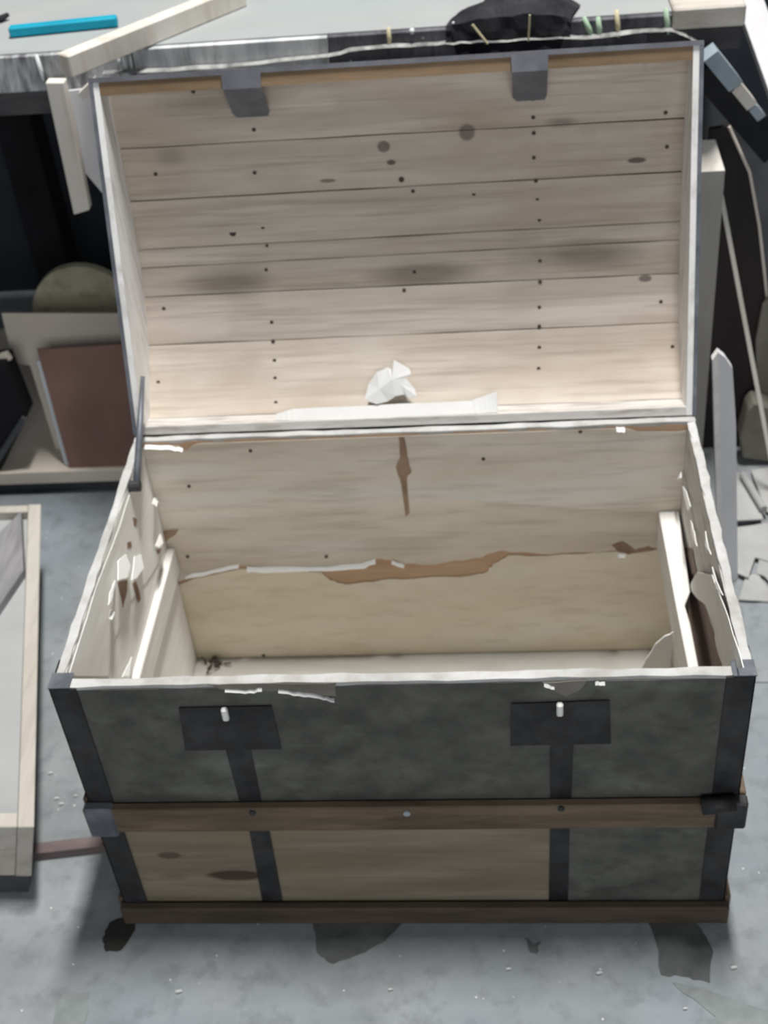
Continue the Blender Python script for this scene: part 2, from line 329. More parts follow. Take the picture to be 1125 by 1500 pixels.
# lock plates, each with a near-white tab standing in for light at the keyhole
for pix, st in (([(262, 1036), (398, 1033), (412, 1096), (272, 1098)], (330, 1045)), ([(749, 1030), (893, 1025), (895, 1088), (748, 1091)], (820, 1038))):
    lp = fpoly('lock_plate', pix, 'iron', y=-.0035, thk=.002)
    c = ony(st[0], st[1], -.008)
    q = MB(); q.box(c.x-.0042, c.x+.0042, -.0135, -.005, c.z-.011, c.z+.011); q.build('glint_tab', M['glint_tab'], lp, bevel=.002)
# battens
def batten(name, mat, z0, z1, x0, x1, dep=.014): return MB().box(x0, x1, -.0045-dep, -.0045, z0, z1).build(name, M[mat], tr, bevel=.002)
bt = batten('batten', 'batten', zm0, zm1-.002, -W2-.004, W2+.004)
dz = zm1-zm0
MB().box(-W2-.008, -W2+.034, -.021, -.004, zm0-.008, zm1+.001).build('end_cap', M['iron_blue'], bt, bevel=.003)
MB().tube([ony(1028, 1181, -.02), ony(1078, 1177, -.02)], .012, 12).build('end_cap', M['iron'], bt, smooth=True)
MB().box(W2-.03, W2+.012, -.0225, -.003, zm0+.001, zm1+.003).build('end_cap', M['iron'], bt, bevel=.003)
for px, py in ((370, 1190), (822, 1184), (596, 1191)):
    c = ony(px, py, -.0185); MB().tube([c, c+Vector((0, -.002, 0))], .005, 10).build('nail_head', M['iron'] if px != 596 else M['blue_paint'], bt)
z0 = 0.002
batten('batten', 'batten_low', z0, zb1, -W2-.006, W2+.008)
# side battens of the trunk
for sx in (-1, 1):
    for (q0, q1) in ((zm0, zm1-.002), (.002, zb1)):
        a, b = sorted((sx*(W2+.0025), sx*(W2+.013))); MB().box(a, b, .002, D-.004, q0, q1).build('side_batten', M['batten'], tr, bevel=.002)

# lining of the back wall: three sheets with a torn gap
YB = D-TH-.0006
def sheet(name, pix, mat, y=YB, thk=.0008, parent=back):
    return MB().prism([ony(px, py, y) for px, py in pix], (0, -thk, 0)).build(name, M[mat], parent)
zt = H-.006
def bk(x, y): return (x, y)
s1l = jag2([(222, 735), (420, 728), (640, 728), (820, 742), (1000, 752)], 1.0, 6)
up = jag2([(240, 856), (300, 840), (352, 828), (400, 833), (470, 834), (530, 828), (552, 818), (578, 819), (592, 826), (640, 826), (690, 818), (712, 812), (735, 806), (800, 812), (900, 806), (1000, 800)], 1.6, 4)
lo_ = jag2([(240, 860), (300, 844), (352, 833), (400, 838), (470, 838), (484, 850), (506, 856), (560, 849), (620, 846), (690, 843), (712, 838), (722, 826), (737, 818), (745, 813), (800, 814), (900, 808), (1000, 803)], 1.4, 4)
P_tl = (ony(0, 0, YB))
def clampx(pix): # clip to inside width
    out = []
    for q in pix:
        P = ony(q[0], q[1], YB); P.x = max(-xi+.0005, min(xi-.0005, P.x)); out.append(P)
    return out
def sheet3(name, top, bot, mat, dy):
    pts = clampx(top)+clampx(bot)[::-1]
    for P in pts: P.y -= dy; P.z = max(ZB+.002, min(H-.007, P.z))
    MB().prism(pts, (0, -.0008, 0)).build(name, M[mat], back)
topl = jag2([(205, 655), (262, 652), (272, 660), (300, 640), (600, 627), (900, 620), (935, 632), (985, 632), (1010, 630)], .8, 3)
sheet3('lining_sheet', topl, s1l, 'paper_grey', .0004)
sheet3('lining_sheet', s1l, up, 'paper_grey', .0002)
sheet3('lining_sheet', lo_, [(270, 985), (600, 985), (1000, 985)], 'paper_old', 0)
def curl(pix, wid, y=YB-.003, mat='flap', parent=back, name='paper_curl'):
    rows = [[], [], []]
    for i, (px, py) in enumerate(jag2(pix, .8, 4)):
        P = ony(px, py, y); k = wid*random.uniform(.6, 1.25)
        rows[0].append(P+Vector((0, .002, k/2))); rows[1].append(P+Vector((0, -.006, 0))); rows[2].append(P+Vector((0, -.0035, -k/2)))
    return MB().strip(rows).build(name, M[mat], parent, solid=.0007)
curl([(362, 834), (400, 834), (470, 833), (530, 829), (550, 822)], .009)
curl([(272, 845), (300, 840), (350, 829)], .005)
curl([(574, 823), (592, 829)], .006)
curl([(212, 655), (245, 655), (268, 659)], .005)
curl([(903, 629), (915, 630)], .007)
curl([(905, 813), (916, 812)], .004)
curl([(722, 968), (790, 966), (858, 963)], .006, y=YB-.012)
for pix in ([(584, 640), (592, 640), (597, 668), (603, 690), (596, 700), (600, 752), (594, 756), (588, 710), (580, 684), (586, 670)], [(238, 778), (262, 776), (258, 782), (246, 790), (240, 800)],
            [(896, 798), (912, 793), (930, 806), (950, 800), (958, 806), (920, 812), (905, 808)]):
    pts = [ony(x, y, YB-.0016) for x, y in jag2(pix+[pix[0]], .8, 3)[:-1]]
    MB().prism(pts, (0, -.0004, 0)).build('rust_mark', M['rust'], back)
for px, py in ((367, 660), (708, 672), (277, 712), (386, 960), (478, 815), (275, 815), (850, 632)):
    c = ony(px, py, YB-.001); MB().tube([c, c+Vector((0, -.0016, 0))], .0032, 8).build('nail_head', M['nail'], back)

# left side: paper, runner, torn flaps
XL = -xi+.0006
def lpoly(name, pix, mat, x, thk, parent=tr, amp=.8, n=3, tilt=0):
    y0, y1 = min(q[1] for q in pix), max(q[1] for q in pix)
    pts = [onx(px, py, x+tilt*(py-y0)/(y1-y0)) for px, py in jag2(pix+[pix[0]], amp, n)[:-1]]
    return MB().prism(pts, (thk, 0, 0)).build(name, M[mat], parent)
qa = onx(243, 815, -xi); qb = onx(188, 996, -xi); qc = onx(252, 905, -xi)
zr = (qa.z+qb.z)/2; zr2 = zr-.055
MB().box(-xi+.0004, -xi+.014, TH+.002, D-TH-.004, zr2, zr).build('runner', M['runner'], tr, bevel=.0015)
MB().box(-xi+.0004, -xi+.005, TH+.004, D-TH-.004, ZB+.004, zr2-.004).build('lower_lining', M['paper_side'], tr)
lpoly('lining_sheet', [(207, 690), (228, 735), (240, 790), (236, 815), (215, 850), (190, 880), (165, 940), (158, 990), (100, 990), (140, 860), (175, 770), (196, 700)], 'paper_side', XL, .001)
for pix in ([(172, 822), (184, 812), (190, 828), (186, 846), (172, 850)], [(196, 815), (206, 812), (210, 832), (200, 846), (192, 850)], [(160, 868), (168, 850), (164, 875), (158, 886)], [(226, 728), (231, 735), (229, 742), (222, 738)], [(234, 782), (238, 795), (232, 802), (227, 800)], [(178, 992), (186, 975), (192, 962), (188, 990)], [(162, 893), (167, 897), (163, 908), (158, 904)]):
    lpoly('paper_flap', pix, 'flap', XL+.002, .0012, tilt=.016)
for pix in ([(172, 853), (186, 850), (186, 866), (180, 890)], [(194, 855), (199, 852), (206, 878), (203, 884)], [(194, 758), (200, 760), (200, 772), (196, 770)], [(186, 795), (192, 792), (192, 802), (186, 803)], [(228, 806), (236, 804), (232, 812)]):
    lpoly('torn_mark', pix, 'rust', XL+.0012, .0004)
# lid stay
ra = onx(209, 552, -xi+.012); rb = onx(200, 712, -xi+.012)
st = MB().tube([ra, ra.lerp(rb, .5), rb], [.0035, .0055, .0062], 10).build('lid_stay', M['iron_blue'], tr, smooth=True)
MB().tube([rb+Vector((-.012, 0, 0)), rb+Vector((.006, 0, 0))], .009, 12).build('pivot', M['iron'], st)

# right side: loose runner, torn lining, bare wood darkened for the gap behind the runner
XR = xi-.0006
qa = onx(968, 757, xi-.03); qb = onx(1016, 978, xi-.03)
zrr = (qa.z+qb.z)/2
yk = TH+.004; yz = D-TH-.004; ym = TH+.30
rr = MB(); rr.prism([Vector(q) for q in ((xi-.031, yk, zrr), (xi-.018, yk, zrr), (xi-.019, ym-.04, zrr), (xi-.022, ym, zrr), (xi-.010, ym+.03, zrr), (xi-.004, yz, zrr), (xi-.036, yz, zrr), (xi-.035, ym, zrr))], (0, 0, -.075))
rr.build('runner', M['runner'], tr, bevel=.001)
lpoly('bare_gap_patch', [(1000, 800), (1014, 804), (1022, 852), (1036, 896), (1050, 940), (1062, 984), (1020, 984), (1003, 905), (998, 850)], 'wood_dark', XR, -.0006)  # bare wood tone deepened to paint in the shade of the gap
lpoly('torn_mark', [(1003, 810), (1014, 806), (1020, 838), (1012, 842)], 'wood_dark', XR-.0012, -.0004)
lpoly('paper_flap', [(1010, 860), (1022, 838), (1044, 842), (1068, 905), (1090, 978), (1062, 982), (1050, 945), (1046, 915), (1034, 886), (1020, 874)], 'paper_side', XR-.006, -.0012)
for pix in ([(1000, 712), (1006, 720), (1012, 742), (1008, 748)], [(1012, 762), (1018, 780), (1022, 800), (1016, 790)], [(992, 690), (998, 684), (998, 700), (992, 702)], [(1034, 778), (1038, 800), (1042, 812), (1034, 800)], [(1044, 830), (1050, 850), (1060, 872), (1050, 862)]):
    lpoly('paper_flap', pix, 'flap', XR-.001, -.0012, tilt=-.008)

# ------------------------------------------------------------------ LID
LT = .013
lm = MB()
def lbox(mb, x0, x1, s0, s1, t0, t1):
    return mb.hexa([lid(x0, s0, t0), lid(x1, s0, t0), lid(x1, s0, t1), lid(x0, s0, t1), lid(x0, s1, t0), lid(x1, s1, t0), lid(x1, s1, t1), lid(x0, s1, t1)])
g = .003
FR = .024
ld = lbox(MB(), -W2+LT, W2-LT, LL-FR, LL, 0, T0+.003).build('lid', M['lidrail'], tr)
lbox(MB(), -W2+LT, W2-LT, g, LT+g, .001, T0+.022).build('back_rail', M['ledge'], ld)
arc = [(s, dome(s)) for s in [LL*i/24 for i in range(25)]]
for sx in (-1, 1):
    a = sx*W2; b = sx*(W2-LT)
    pts = [lid(a, max(g, 0), 0)]+[lid(a, max(s, g), t+.010) for s, t in arc]+[lid(a, LL, 0)]
    MB().prism(pts, (b-a, 0, 0)).build('end_panel', M['lidend'], ld)
    # iron edging along the rim and around the outside of the end
    o = sx*(W2+.002); oi_ = sx*(W2-.004)
    e = MB(); lbox(e, min(o, oi_), max(o, oi_), g, LL+.002, -.0022, .0)
    lbox(e, min(o, sx*W2), max(o, sx*W2), g, LL+.002, 0, .02); e.build('edge_iron', M['iron_blue'], ld)
    e = MB(); rows = [[], []]
    for s, t in arc:
        rows[0].append(lid(sx*(W2+.0005), s, t+.0115)); rows[1].append(lid(sx*(W2-.02), s, t+.0115))
    e.strip(rows).build('edge_iron', M['iron'], ld, solid=.002)
    rows = [[], []]
    for s, t in arc:
        rows[0].append(lid(sx*(W2+.002), s, t+.0115)); rows[1].append(lid(sx*(W2+.002), s, max(t-.012, .02)))
    MB().strip(rows).build('edge_iron', M['iron'], ld, solid=.0018)
e = MB(); rows = [[], []]
for s, t in arc: rows[0].append(lid(-W2+.02, s, t+.0105)); rows[1].append(lid(W2-.02, s, t+.0105))
e.strip(rows).build('dome_cover', M['canvas'], ld, solid=.0015)
e = lbox(MB(), -W2-.001, W2+.001, LL, LL+.002, -.002, .03); lbox(e, -W2-.001, W2+.001, LL-.005, LL+.002, -.0025, -.0005); e.build('edge_iron', M['plate'], ld)
# planks of the barrel: joints read at the left and right ends
jl = [(205, 217), (205, 295), (207, 366), (210, 393), (220, 435), (224, 506)]; jr = [(985, 174), (985, 252), (985, 325), (985, 352), (985, 401), (985, 473)]
def svals(pix): return [lid_s(*q)[1] for q in pix]
sl = [LL-FR]+svals(jl)+[LT+g]; s_r = [LL-FR]+svals(jr)+[LT+g]
XP = W2-LT
for i in range(len(sl)-1):
    rows = []; n = 5; mI = 14
    rl0 = sl[i]-.0007; rl1 = sl[i+1]+.0007; rr0 = s_r[i]-.0007; rr1 = s_r[i+1]+.0007
    dpt = random.uniform(-.0012, .0012)
    wob0 = [random.uniform(-.0012, .0012) for _ in range(mI+1)]; wob1 = [random.uniform(-.0012, .0012) for _ in range(mI+1)]
    inner = []; outer = []
    for k in range(n+1):
        ri = []; ro = []
        for j in range(mI+1):
            u = j/mI; x = -XP+2*XP*u
            s = (rl0+(rr0-rl0)*u)*(1-k/n)+(rl1+(rr1-rl1)*u)*k/n
            if k == 0: s += wob0[j]*(0 if i == 0 else 1)*.5
            if k == n: s += wob1[j]*.5
            edge = .0014 if k in (0, n) else 0
            ri.append(lid(x, s, dome(s)+dpt+edge)); ro.append(lid(x, s, dome(s)+.0095))
        inner.append(ri); outer.append(ro)
    mb = MB(); mb.strip(inner+outer[::-1]+[inner[0]])
    mb.build('plank', M['lidwood'], ld)
# nails of the hidden ribs and the ends
nm = None
def nail(px, py, r=.0032):
    global nm
    x, s = lid_s(px, py); P = lid(x, s, dome(s)-.0008)
    if nm is None:
        nm = MB().tube([Vector((0, 0, 0)), ET*.004], r, 8).build('nail_head', M['nail'], ld, loc=(0, 0, 0)); o = nm
    else: o = nm.copy(); COL.objects.link(o)
    o.parent = ld; o.location = P-TRUNK0; q = r/.0032; o.scale = (q, q, q)
for px, py in ((780, 145), (781, 172), (782, 195), (782, 231), (785, 265), (787, 291), (790, 322), (791, 382), (791, 413), (790, 450), (790, 478), (790, 509), (789, 540),
               (373, 253), (385, 333), (390, 395), (398, 472), (400, 500), (402, 528), (403, 554), (404, 590), (372, 190), (283, 134), (228, 255), (946, 85), (975, 165), (977, 215), (968, 442), (605, 280), (607, 398), (694, 284), (592, 425), (240, 452), (985, 508), (232, 560)): nail(px, py)
nail(341, 341, .006); nail(391, 360, .0026)
nail(588, 263, .0045)
# hasp plates folded over the front rail
for pix in ([(323, 102), (381, 97), (380, 148), (366, 154), (345, 155), (328, 151)], [(748, 72), (803, 68), (801, 116), (792, 122), (757, 123), (750, 119)]):
    xa = lidt(pix[0][0], pix[0][1], -.0035).x; xb = lidt(pix[1][0], pix[1][1], -.0035).x; n0 = .004
    sb = .488; db_ = dome(sb)-.003
    rows = [[lid(xa, LL-.001, -.0035), lid(xb, LL-.001, -.0035)], [lid(xa+.001, LL-FR-.001, -.0035), lid(xb-.001, LL-FR-.001, -.0035)], [lid(xa+.002, sb+.006, db_-.004), lid(xb-.001, sb+.006, db_-.004)], [lid(xa+n0*2, sb, db_), lid(xb-n0, sb, db_)]]
    MB().strip(rows).build('hasp_plate', M['plate'], ld, solid=.0015)
# loose papers lying on the back rail
up_ = jag2([(405, 606), (430, 599), (540, 594), (690, 587), (712, 579), (728, 573)], .7, 3); dn_ = jag2([(405, 616), (430, 616), (540, 613), (690, 606), (712, 605), (729, 604)], .5, 3)
pp = MB().strip([[lidt(x, y, .031) for x, y in up_], [lidt(x, y, .006) for x, y in dn_]])
single(pp, 'paper_strip', M['paper'], 'long torn strip of white paper lying along the lid hinge rail', 'paper', solid=.0012)
# crumpled scrap: leans back against the lowest planks, folded in a few facets
cp = [(534, 586), (540, 562), (552, 545), (568, 538), (573, 541), (577, 527), (600, 540), (602, 548), (595, 554), (608, 570), (610, 580), (598, 584), (592, 578), (580, 580), (568, 588), (552, 592)]
def lt_(x, y): return .028+(592-y)/65*.045
top = [lidt(x, y, lt_(x, y)+.003*math.sin(i*2.3)) for i, (x, y) in enumerate(cp)]
inn = [lidt(x, y, lt_(x, y)-q) for x, y, q in ((556, 570, .004), (574, 556, .010), (588, 564, .003))]
mb = MB(); n = len(top); mb.v = top+inn
mb.f = [[0, 1, n], [1, 2, n], [2, 3, n], [3, n+1, n], [3, 4, n+1], [4, 5, n+1], [5, 6, n+1], [6, 7, n+1], [7, 8, n+1], [8, n+2, n+1], [8, 9, n+2], [9, 10, n+2], [10, 11, n+2], [11, 12, n+2], [12, 13, n+2], [13, n+1, n+2], [13, n, n+1], [13, 14, n], [14, 15, n], [15, 0, n]]
single(mb, 'paper_scrap', M['paper'], 'crumpled white paper scrap resting against the planks inside the raised lid', 'paper', solid=.001)

# things inside the trunk
YP = .30
pts = [ony(x, y, YP) for x, y in jag2([(936, 990), (946, 966), (960, 944), (974, 932), (988, 926), (994, 940), (997, 990)], .8, 2)]
pts = [Vector((min(q.x, xi-.038), q.y, q.z)) for q in pts]
pts += [Vector((pts[-1].x, YP, ZB+.001)), Vector((pts[0].x, YP, ZB+.001))]
single(MB().prism(pts, (0, .002, 0)), 'paper_sheet', M['flap'], 'torn pale paper sheet standing in the far right corner inside the trunk', 'paper')  # whiter paper colour in place of the light a tilted sheet would catch
deb = []
for i in range(14):
    a = onz(random.uniform(293, 330), random.uniform(968, 990), ZB+.004); an = random.uniform(0, 6.28); l = random.uniform(.008, .02)
    deb.append((a, a+Vector((math.cos(an)*l, math.sin(an)*l*.6, random.uniform(.002, .014)))))
mb = MB()
for a, b in deb: mb.tube([a, b], .0018, 5)
o = single(mb, 'debris', M['nail'], 'small heap of dark crumbs and splinters in the left back corner of the trunk', 'debris'); o['kind'] = 'stuff'

# ------------------------------------------------------------------ WORKBENCH
YF = 1.05
zt = .976; zbm = .934
xr = ony(1090, 40, YF).x; xl = -1.7
wb = thing('workbench', 'long workbench with blown-out white top and paint-streaked edge behind the trunk', 'workbench', ((xl+xr)/2, YF+.4, 0))
MB().box(xl, ony(985, 30, YF).x, YF+.012, YF+.85, zbm, zt).build('top_slab', M['bench_top'], wb)
# edging boards with jagged dripping paint
xs = [xl, ony(195, 90, YF).x, ony(480, 60, YF).x, ony(668, 45, YF).x, ony(985, 30, YF).x]
for a, b, em in zip(xs[:-1], xs[1:], ('bench_edge', 'edge_light', 'edge_dark', 'edge_dark')):
    MB().box(a+.001, b-.001, YF, YF+.012, zbm-.022, zt-.001+random.uniform(-.002, .001)).build('edge_board', M[em], wb, bevel=.001)
MB().box(xs[-1], xr, YF-.006, YF+.85, .950, .985).build('end_board', M['bench_end'], wb, bevel=.003)
MB().box(xs[-1]-.04, xr-.004, YF-.002, YF+.85, .912, .949).build('apron_beam', M['bench_dark'], wb, bevel=.002)
MB().box(xl, xr-.06, YF+.03, YF+.06, .86, .911).build('apron_beam', M['bench_dark'], wb)
# paint drips on the edge
M['drip_w'] = material('white_drip', (214, 218, 220), (236, 238, 240), (30, 30, 30), .5, 0); M['drip_g'] = material('green_drip', (168, 196, 168), (190, 214, 188), (30, 30, 30), .5, 0); M['drip_c'] = material('cream_drip', (206, 196, 160), (222, 212, 178), (30, 30, 30), .5, 0)
for (x0, y0, x1, y1, r, m) in ((53, 80, 64, 118, .0045, 'drip_w'), (172, 82, 175, 95, .004, 'drip_w'), (181, 82, 186, 108, .003, 'drip_w'), (190, 78, 194, 104, .003, 'drip_w'), (569, 40, 571, 70, .004, 'drip_c'), (603, 42, 604, 50, .005, 'drip_w'), (664, 32, 665, 66, .0025, 'drip_w'),
                               (855, 25, 868, 55, .005, 'drip_g'), (876, 25, 879, 55, .005, 'drip_g'), (903, 15, 906, 55, .0045, 'drip_c'), (975, 12, 979, 50, .005, 'drip_g')):
    a = ony(x0, y0, YF-.0005); b = ony(x1, y1, YF-.0005); MB().tube([a, a.lerp(b, .6), b], [r*.7, r, r*.5], 8).build('paint_drip', M[m], wb, smooth=True)
for lx in (xl+.1, -1.02): MB().box(lx, lx+.09, YF+.70, YF+.79, 0, .911).build('leg', M['black'], wb, bevel=.003)
MB().box(xr-.16, xr-.07, YF+.3, YF+.39, 0, .911).build('leg', M['black'], wb, bevel=.003)

# things on and at the bench
a = onz(14, 46, zt+.0105); b = onz(172, 30, zt+.0105)
ts = MB().beam(a, b, .018, .018, (0, 0, 1)); single(ts, 'turquoise_stick', M['teal'], 'turquoise plastic stick lying on the white bench top', 'stick', bevel=.003)
a = onz(1, 28, zt+.006); mb = MB().tube([a+Vector((-.02, 0, .0)), a, a+Vector((.012, .012, .004))], [.006, .007, .004], 8); single(mb, 'dark_scrap', M['black_cloth'], 'small dark scrap on the bench top at the upper left corner', 'scrap')
a = onz(95, 96, zt+.0185); b = onz(352, -8, zt+.0185)
single(MB().beam(a, b, .036, .030, (0, 0, 1)), 'wooden_batten', M['pine'], 'long pale wooden batten jutting over the bench edge at upper left', 'batten', bevel=.002)
br = thing('wooden_bracket', 'pale wooden bracket of two uprights hanging below the bench edge at left', 'bracket', ony(100, 315, YF-.03))
yb = YF-.03
MB().prism([ony(x, y, yb) for x, y in [(66, 121), (93, 121), (131, 308), (108, 315)]], (0, .022, 0)).build('front_upright', M['pine'], br, bevel=.0015)
MB().prism([ony(x, y, yb+.023) for x, y in [(92, 134), (150, 128), (152, 285), (122, 250)]], (0, .006, 0)).build('cheek_board', M['lilac_plank'], br)
MB().prism([ony(x, y, yb-.0) for x, y in [(114, 138), (137, 116), (140, 126), (122, 148)]], (0, .02, 0)).build('brace', M['pine'], br)
# black cloth lying on the bench and hanging over its edge
prof = [(0, .10), (.08, .35), (.2, .55), (.35, .9), (.5, 1), (.62, .95), (.75, 1), (.86, .7), (.95, .35), (1, .1)]
def pf(u):
    for (a0, h0), (a1, h1) in zip(prof[:-1], prof[1:]):
        if a0 <= u <= a1: return h0+(h1-h0)*(u-a0)/(a1-a0)
    return .1
xc0 = ony(652, 24, YF).x; xc1 = ony(836, 18, YF).x; rows = []
for i in range(13):
    r = []
    for j in range(25):
        u = j/24; h = pf(u); x = xc0+(xc1-xc0)*u; wv = math.sin(u*31+i)*.5+math.sin(u*17-i*1.3)*.5
        if i < 8:
            v = 1-i/7; P = Vector((x+.02*v, YF-.006+.16*v*(.35+.65*h), zt+.004+.032*h*math.sin(math.pi*min(1, v*1.1+.12))*(1+.25*wv)))
        else:
            k = (i-7)/5; hang = (.055 if .05 < u < .93 else .02)*(.85+.15*wv); P = Vector((x, YF-.008-.003*wv-.002*k, zt+.003-hang*k))
        r.append(P)
    rows.append(r)
single(MB().strip(rows), 'black_cloth', M['black_cloth'], 'crumpled black cloth draped over the bench edge above the lid', 'cloth', solid=.002)
# splinters stuck to the cloth and the pale paint ridge along the bottom of the edge
for (x0, y0, x1, y1, r) in ((692, 36, 714, 64, .0022), (776, 22, 774, 60, .0018)):
    MB().tube([ony(x0, y0, YF-.016), ony(x1, y1, YF-.016)], r, 6).build('splinter', M['drip_c'], wb)
rows = [[], [], []]
for i, (x, y) in enumerate(jag2([(150, 108), (320, 100), (470, 84), (540, 72), (640, 66), (700, 62), (810, 57), (870, 56), (960, 46), (985, 46), (1010, 56), (1022, 62)], 1.3, 5)):
    q = ony(x, y, YF-.014); k = random.uniform(.0008, .003); rows[0].append(q+Vector((0, .012, k))); rows[1].append(q+Vector((0, -.002, .0))); rows[2].append(q+Vector((0, .010, -k)))
MB().strip(rows).build('paint_ridge', M['ridge'], wb)

# low shelf under the bench
YS = 1.07
z1 = ony(90, 690, YS).z; z0s = ony(90, 708, YS).z
sh = thing('low_shelf', 'low board platform over a filled-in dark gap under the bench at left', 'shelf', (-1.15, YS+.3, 0))
MB().box(-1.75, -.56, YS, YS+.62, max(z0s, .03), z1).build('shelf_board', M['tan'], sh, bevel=.002)
MB().box(-1.75, -.58, YS+.012, YS+.04, 0, max(z0s, .03)-.0005).build('gap_shade_board', M['dark_grey'], sh)  # dark board closing the gap, its tone stands in for shade below
MB().box(-1.75, -.58, YS+.56, YS+.6, 0, max(z0s, .03)-.0005).build('back_support', M['dark_grey'], sh)
zs = z1+.001
# brown panel leaning on tan board
def lean(pix, y0, y1, zbase, thk):       # polygon on a plane leaning from y0 at the base to y1 at 0.3 m up
    n = Vector((0, .3, -(y1-y0))).normalized(); P0 = Vector((0, y0, zbase)); out = []
    for x, y in pix: d = ray(x, y); out.append(CAM+d*((P0-CAM).dot(n)/d.dot(n)))
    low = min(q.z for q in out)
    return out, n*thk
bp, e = lean([(104, 694), (215, 694), (200, 503), (54, 512)], YS+.012, YS+.055, zs, .006)
for q in bp[:2]: q.z = zs
single(MB().prism(bp, e), 'brown_panel', M['brown_panel'], 'dark brown hardboard panel leaning in front of the tan board', 'panel')
bp, e = lean([(96, 684), (102, 680), (62, 525), (54, 530)], YS+.020, YS+.066, zs, .012)
for q in bp[:2]: q.z = zs
single(MB().prism(bp, Vector((0, .012, 0))), 'white_strip', M['strip_white'], 'thin bluish-white strip along the left edge of the brown panel', 'strip')
bp, e = lean([(84, 664), (215, 664), (200, 459), (2, 459), (20, 532), (44, 535)], YS+.085, YS+.15, zs, .008)
for q in bp[:2]: q.z = zs
single(MB().prism(bp, e), 'tan_board', M['tan'], 'large tan board leaning behind the brown panel under the bench', 'board')
# round khaki disc behind
c = ony(128, 465, YS+.32); rr_ = (ony(50, 465, YS+.32)-c).length
mb = MB(); pts = [c+Vector((math.cos(t)*rr_, .0, math.sin(t)*rr_*1.05)) for t in [2*math.pi*i/40 for i in range(40)]]
low = min(q.z for q in pts)
hh = max(pts[0].z, 0)
st_ = thing('round_board', 'round-topped khaki board standing behind the tan board', 'board', (c.x, c.y, zs))
top = [q for q in pts if q.z >= c.z]; top.sort(key=lambda q: -q.x)
mb.prism([Vector((c.x-rr_, c.y, zs)), Vector((c.x+rr_, c.y, zs))]+top, (0, .02, 0)).build('round_panel', M['khaki'], st_)
# dark crate at far left
dc = thing('dark_crate', 'black open crate at the left edge beside the tan board', 'crate', onz(0, 700, zs))
A = onz(2, 712, zs); A.y = max(A.y, YS+.01)
bpts = [ony(x, y, YS+.012) for x, y in [(-60, 535), (8, 530), (40, 610), (2, 690), (-60, 700)]]
for q in bpts: q.z = max(q.z, zs)
MB().prism(bpts, (0, .05, 0)).build('crate_side', M['black'], dc)
MB().beam(ony(-20, 700, YS+.006), ony(36, 612, YS+.006), .012, .008, (1, 0, 0)).build('crate_rail', M['dark_grey'], dc)
MB().beam(ony(-20, 532, YS+.03), ony(14, 520, YS+.03), .018, .01, (0, 0, 1)).build('crate_rim', M['tan'], dc)

# ------------------------------------------------------------------ TRAY at the left edge
y0t = onz(45, 1308, 0).y
zta = ony(47, 1284, y0t).z; ztb = ony(53, 1211, y0t).z
xt = ony(50, 1211, y0t).x; yend = onz(60, 738, ztb).y
tw = .75; rw = .026; xbt = ony(46, 1284, y0t).x-xt
ty = thing('wooden_tray', 'shallow pale pine tray over a dark grey block at the left edge', 'tray', (xt-tw/2, (y0t+yend)/2, 0))
dxb = onz(60, 738, ztb).x-xt
def tbox(name, mat, x0, x1, y0, y1, z0, z1, bevel=.0015):
    sh_ = lambda y, z: dxb*(y-y0t)/(yend-y0t)+xbt*(ztb-z)/(ztb-zta)      # the sides lean outward
    return MB().hexa([(x0+sh_(y0, z0), y0, z0), (x1+sh_(y0, z0), y0, z0), (x1+sh_(y1, z0), y1, z0), (x0+sh_(y1, z0), y1, z0), (x0+sh_(y0, z1), y0, z1), (x1+sh_(y0, z1), y0, z1), (x1+sh_(y1, z1), y1, z1), (x0+sh_(y1, z1), y1, z1)]).build(name, M[mat], ty, bevel)
tbox('side_rail', 'pine_long', xt-rw, xt, y0t, yend, zta, ztb)
tbox('side_rail', 'pine_long', xt-tw, xt-tw+rw, y0t, yend, zta, ztb)
fr0 = (ztb+zta)/2+.004
tbox('front_rail', 'pine_long', xt-tw+rw, xt-rw-.0005, y0t+.001, y0t+.028, fr0, ztb-.001)
tbox('front_rail', 'pine_long', xt-tw+rw, xt-rw-.0005, y0t+.0015, y0t+.028, zta, fr0-.001)
tbox('back_rail', 'pine_long', xt-tw+rw, xt-rw-.0005, yend-.022, yend-.001, zta, ztb-.001)
tbox('tray_floor', 'tray_white', xt-tw+rw, xt-rw-.0005, y0t+.029, yend-.023, ztb-.030, ztb-.020, 0)
tbox('base', 'dark_grey', xt-tw+.02, xt-.004, y0t+.002, yend-.05, 0, zta-.0005, 0)  # plain dark grey block filling the height below the tray
a = onz(-40, 915, ztb-.01); b = onz(36, 790, ztb-.01)
zf = ztb-.0195
gp = [onz(x, y, zf) for x, y in [(-50, 845), (34, 758), (38, 845), (-50, 975)]]
for q in gp: q.x = min(q.x, xt-rw-.004+dxb*(q.y-y0t)/(yend-y0t))
single(MB().prism(gp, (0, 0, .018)), 'grey_plank', M['grey_plank'], 'weathered grey plank lying slantwise inside the pine tray', 'plank', bevel=.001)
# stick on the floor between tray and trunk
a = onz(30, 1250, .009); b = onz(185, 1232, .009)
b.x = min(b.x, -W2-.016)
single(MB().beam(a, b, .0175, .022, (0, 0, 1)), 'floor_stick', M['floor_stick'], 'purplish brown stick on the floor between the tray and the trunk', 'stick', bevel=.001)

# ------------------------------------------------------------------ RIGHT SIDE clutter
def stand(name, pix, y, thk, mat, label, cat, foot=True, bevel=.001, group=None, dy=0):
    pts = [ony(px, py, y) for px, py in pix]
    for q in pts: q.z = max(q.z, 0)
    for q in pts: q.y += dy*q.z
    return single(MB().prism(pts, (0, thk, 0)), name, M[mat], label, cat, group, bevel=bevel)
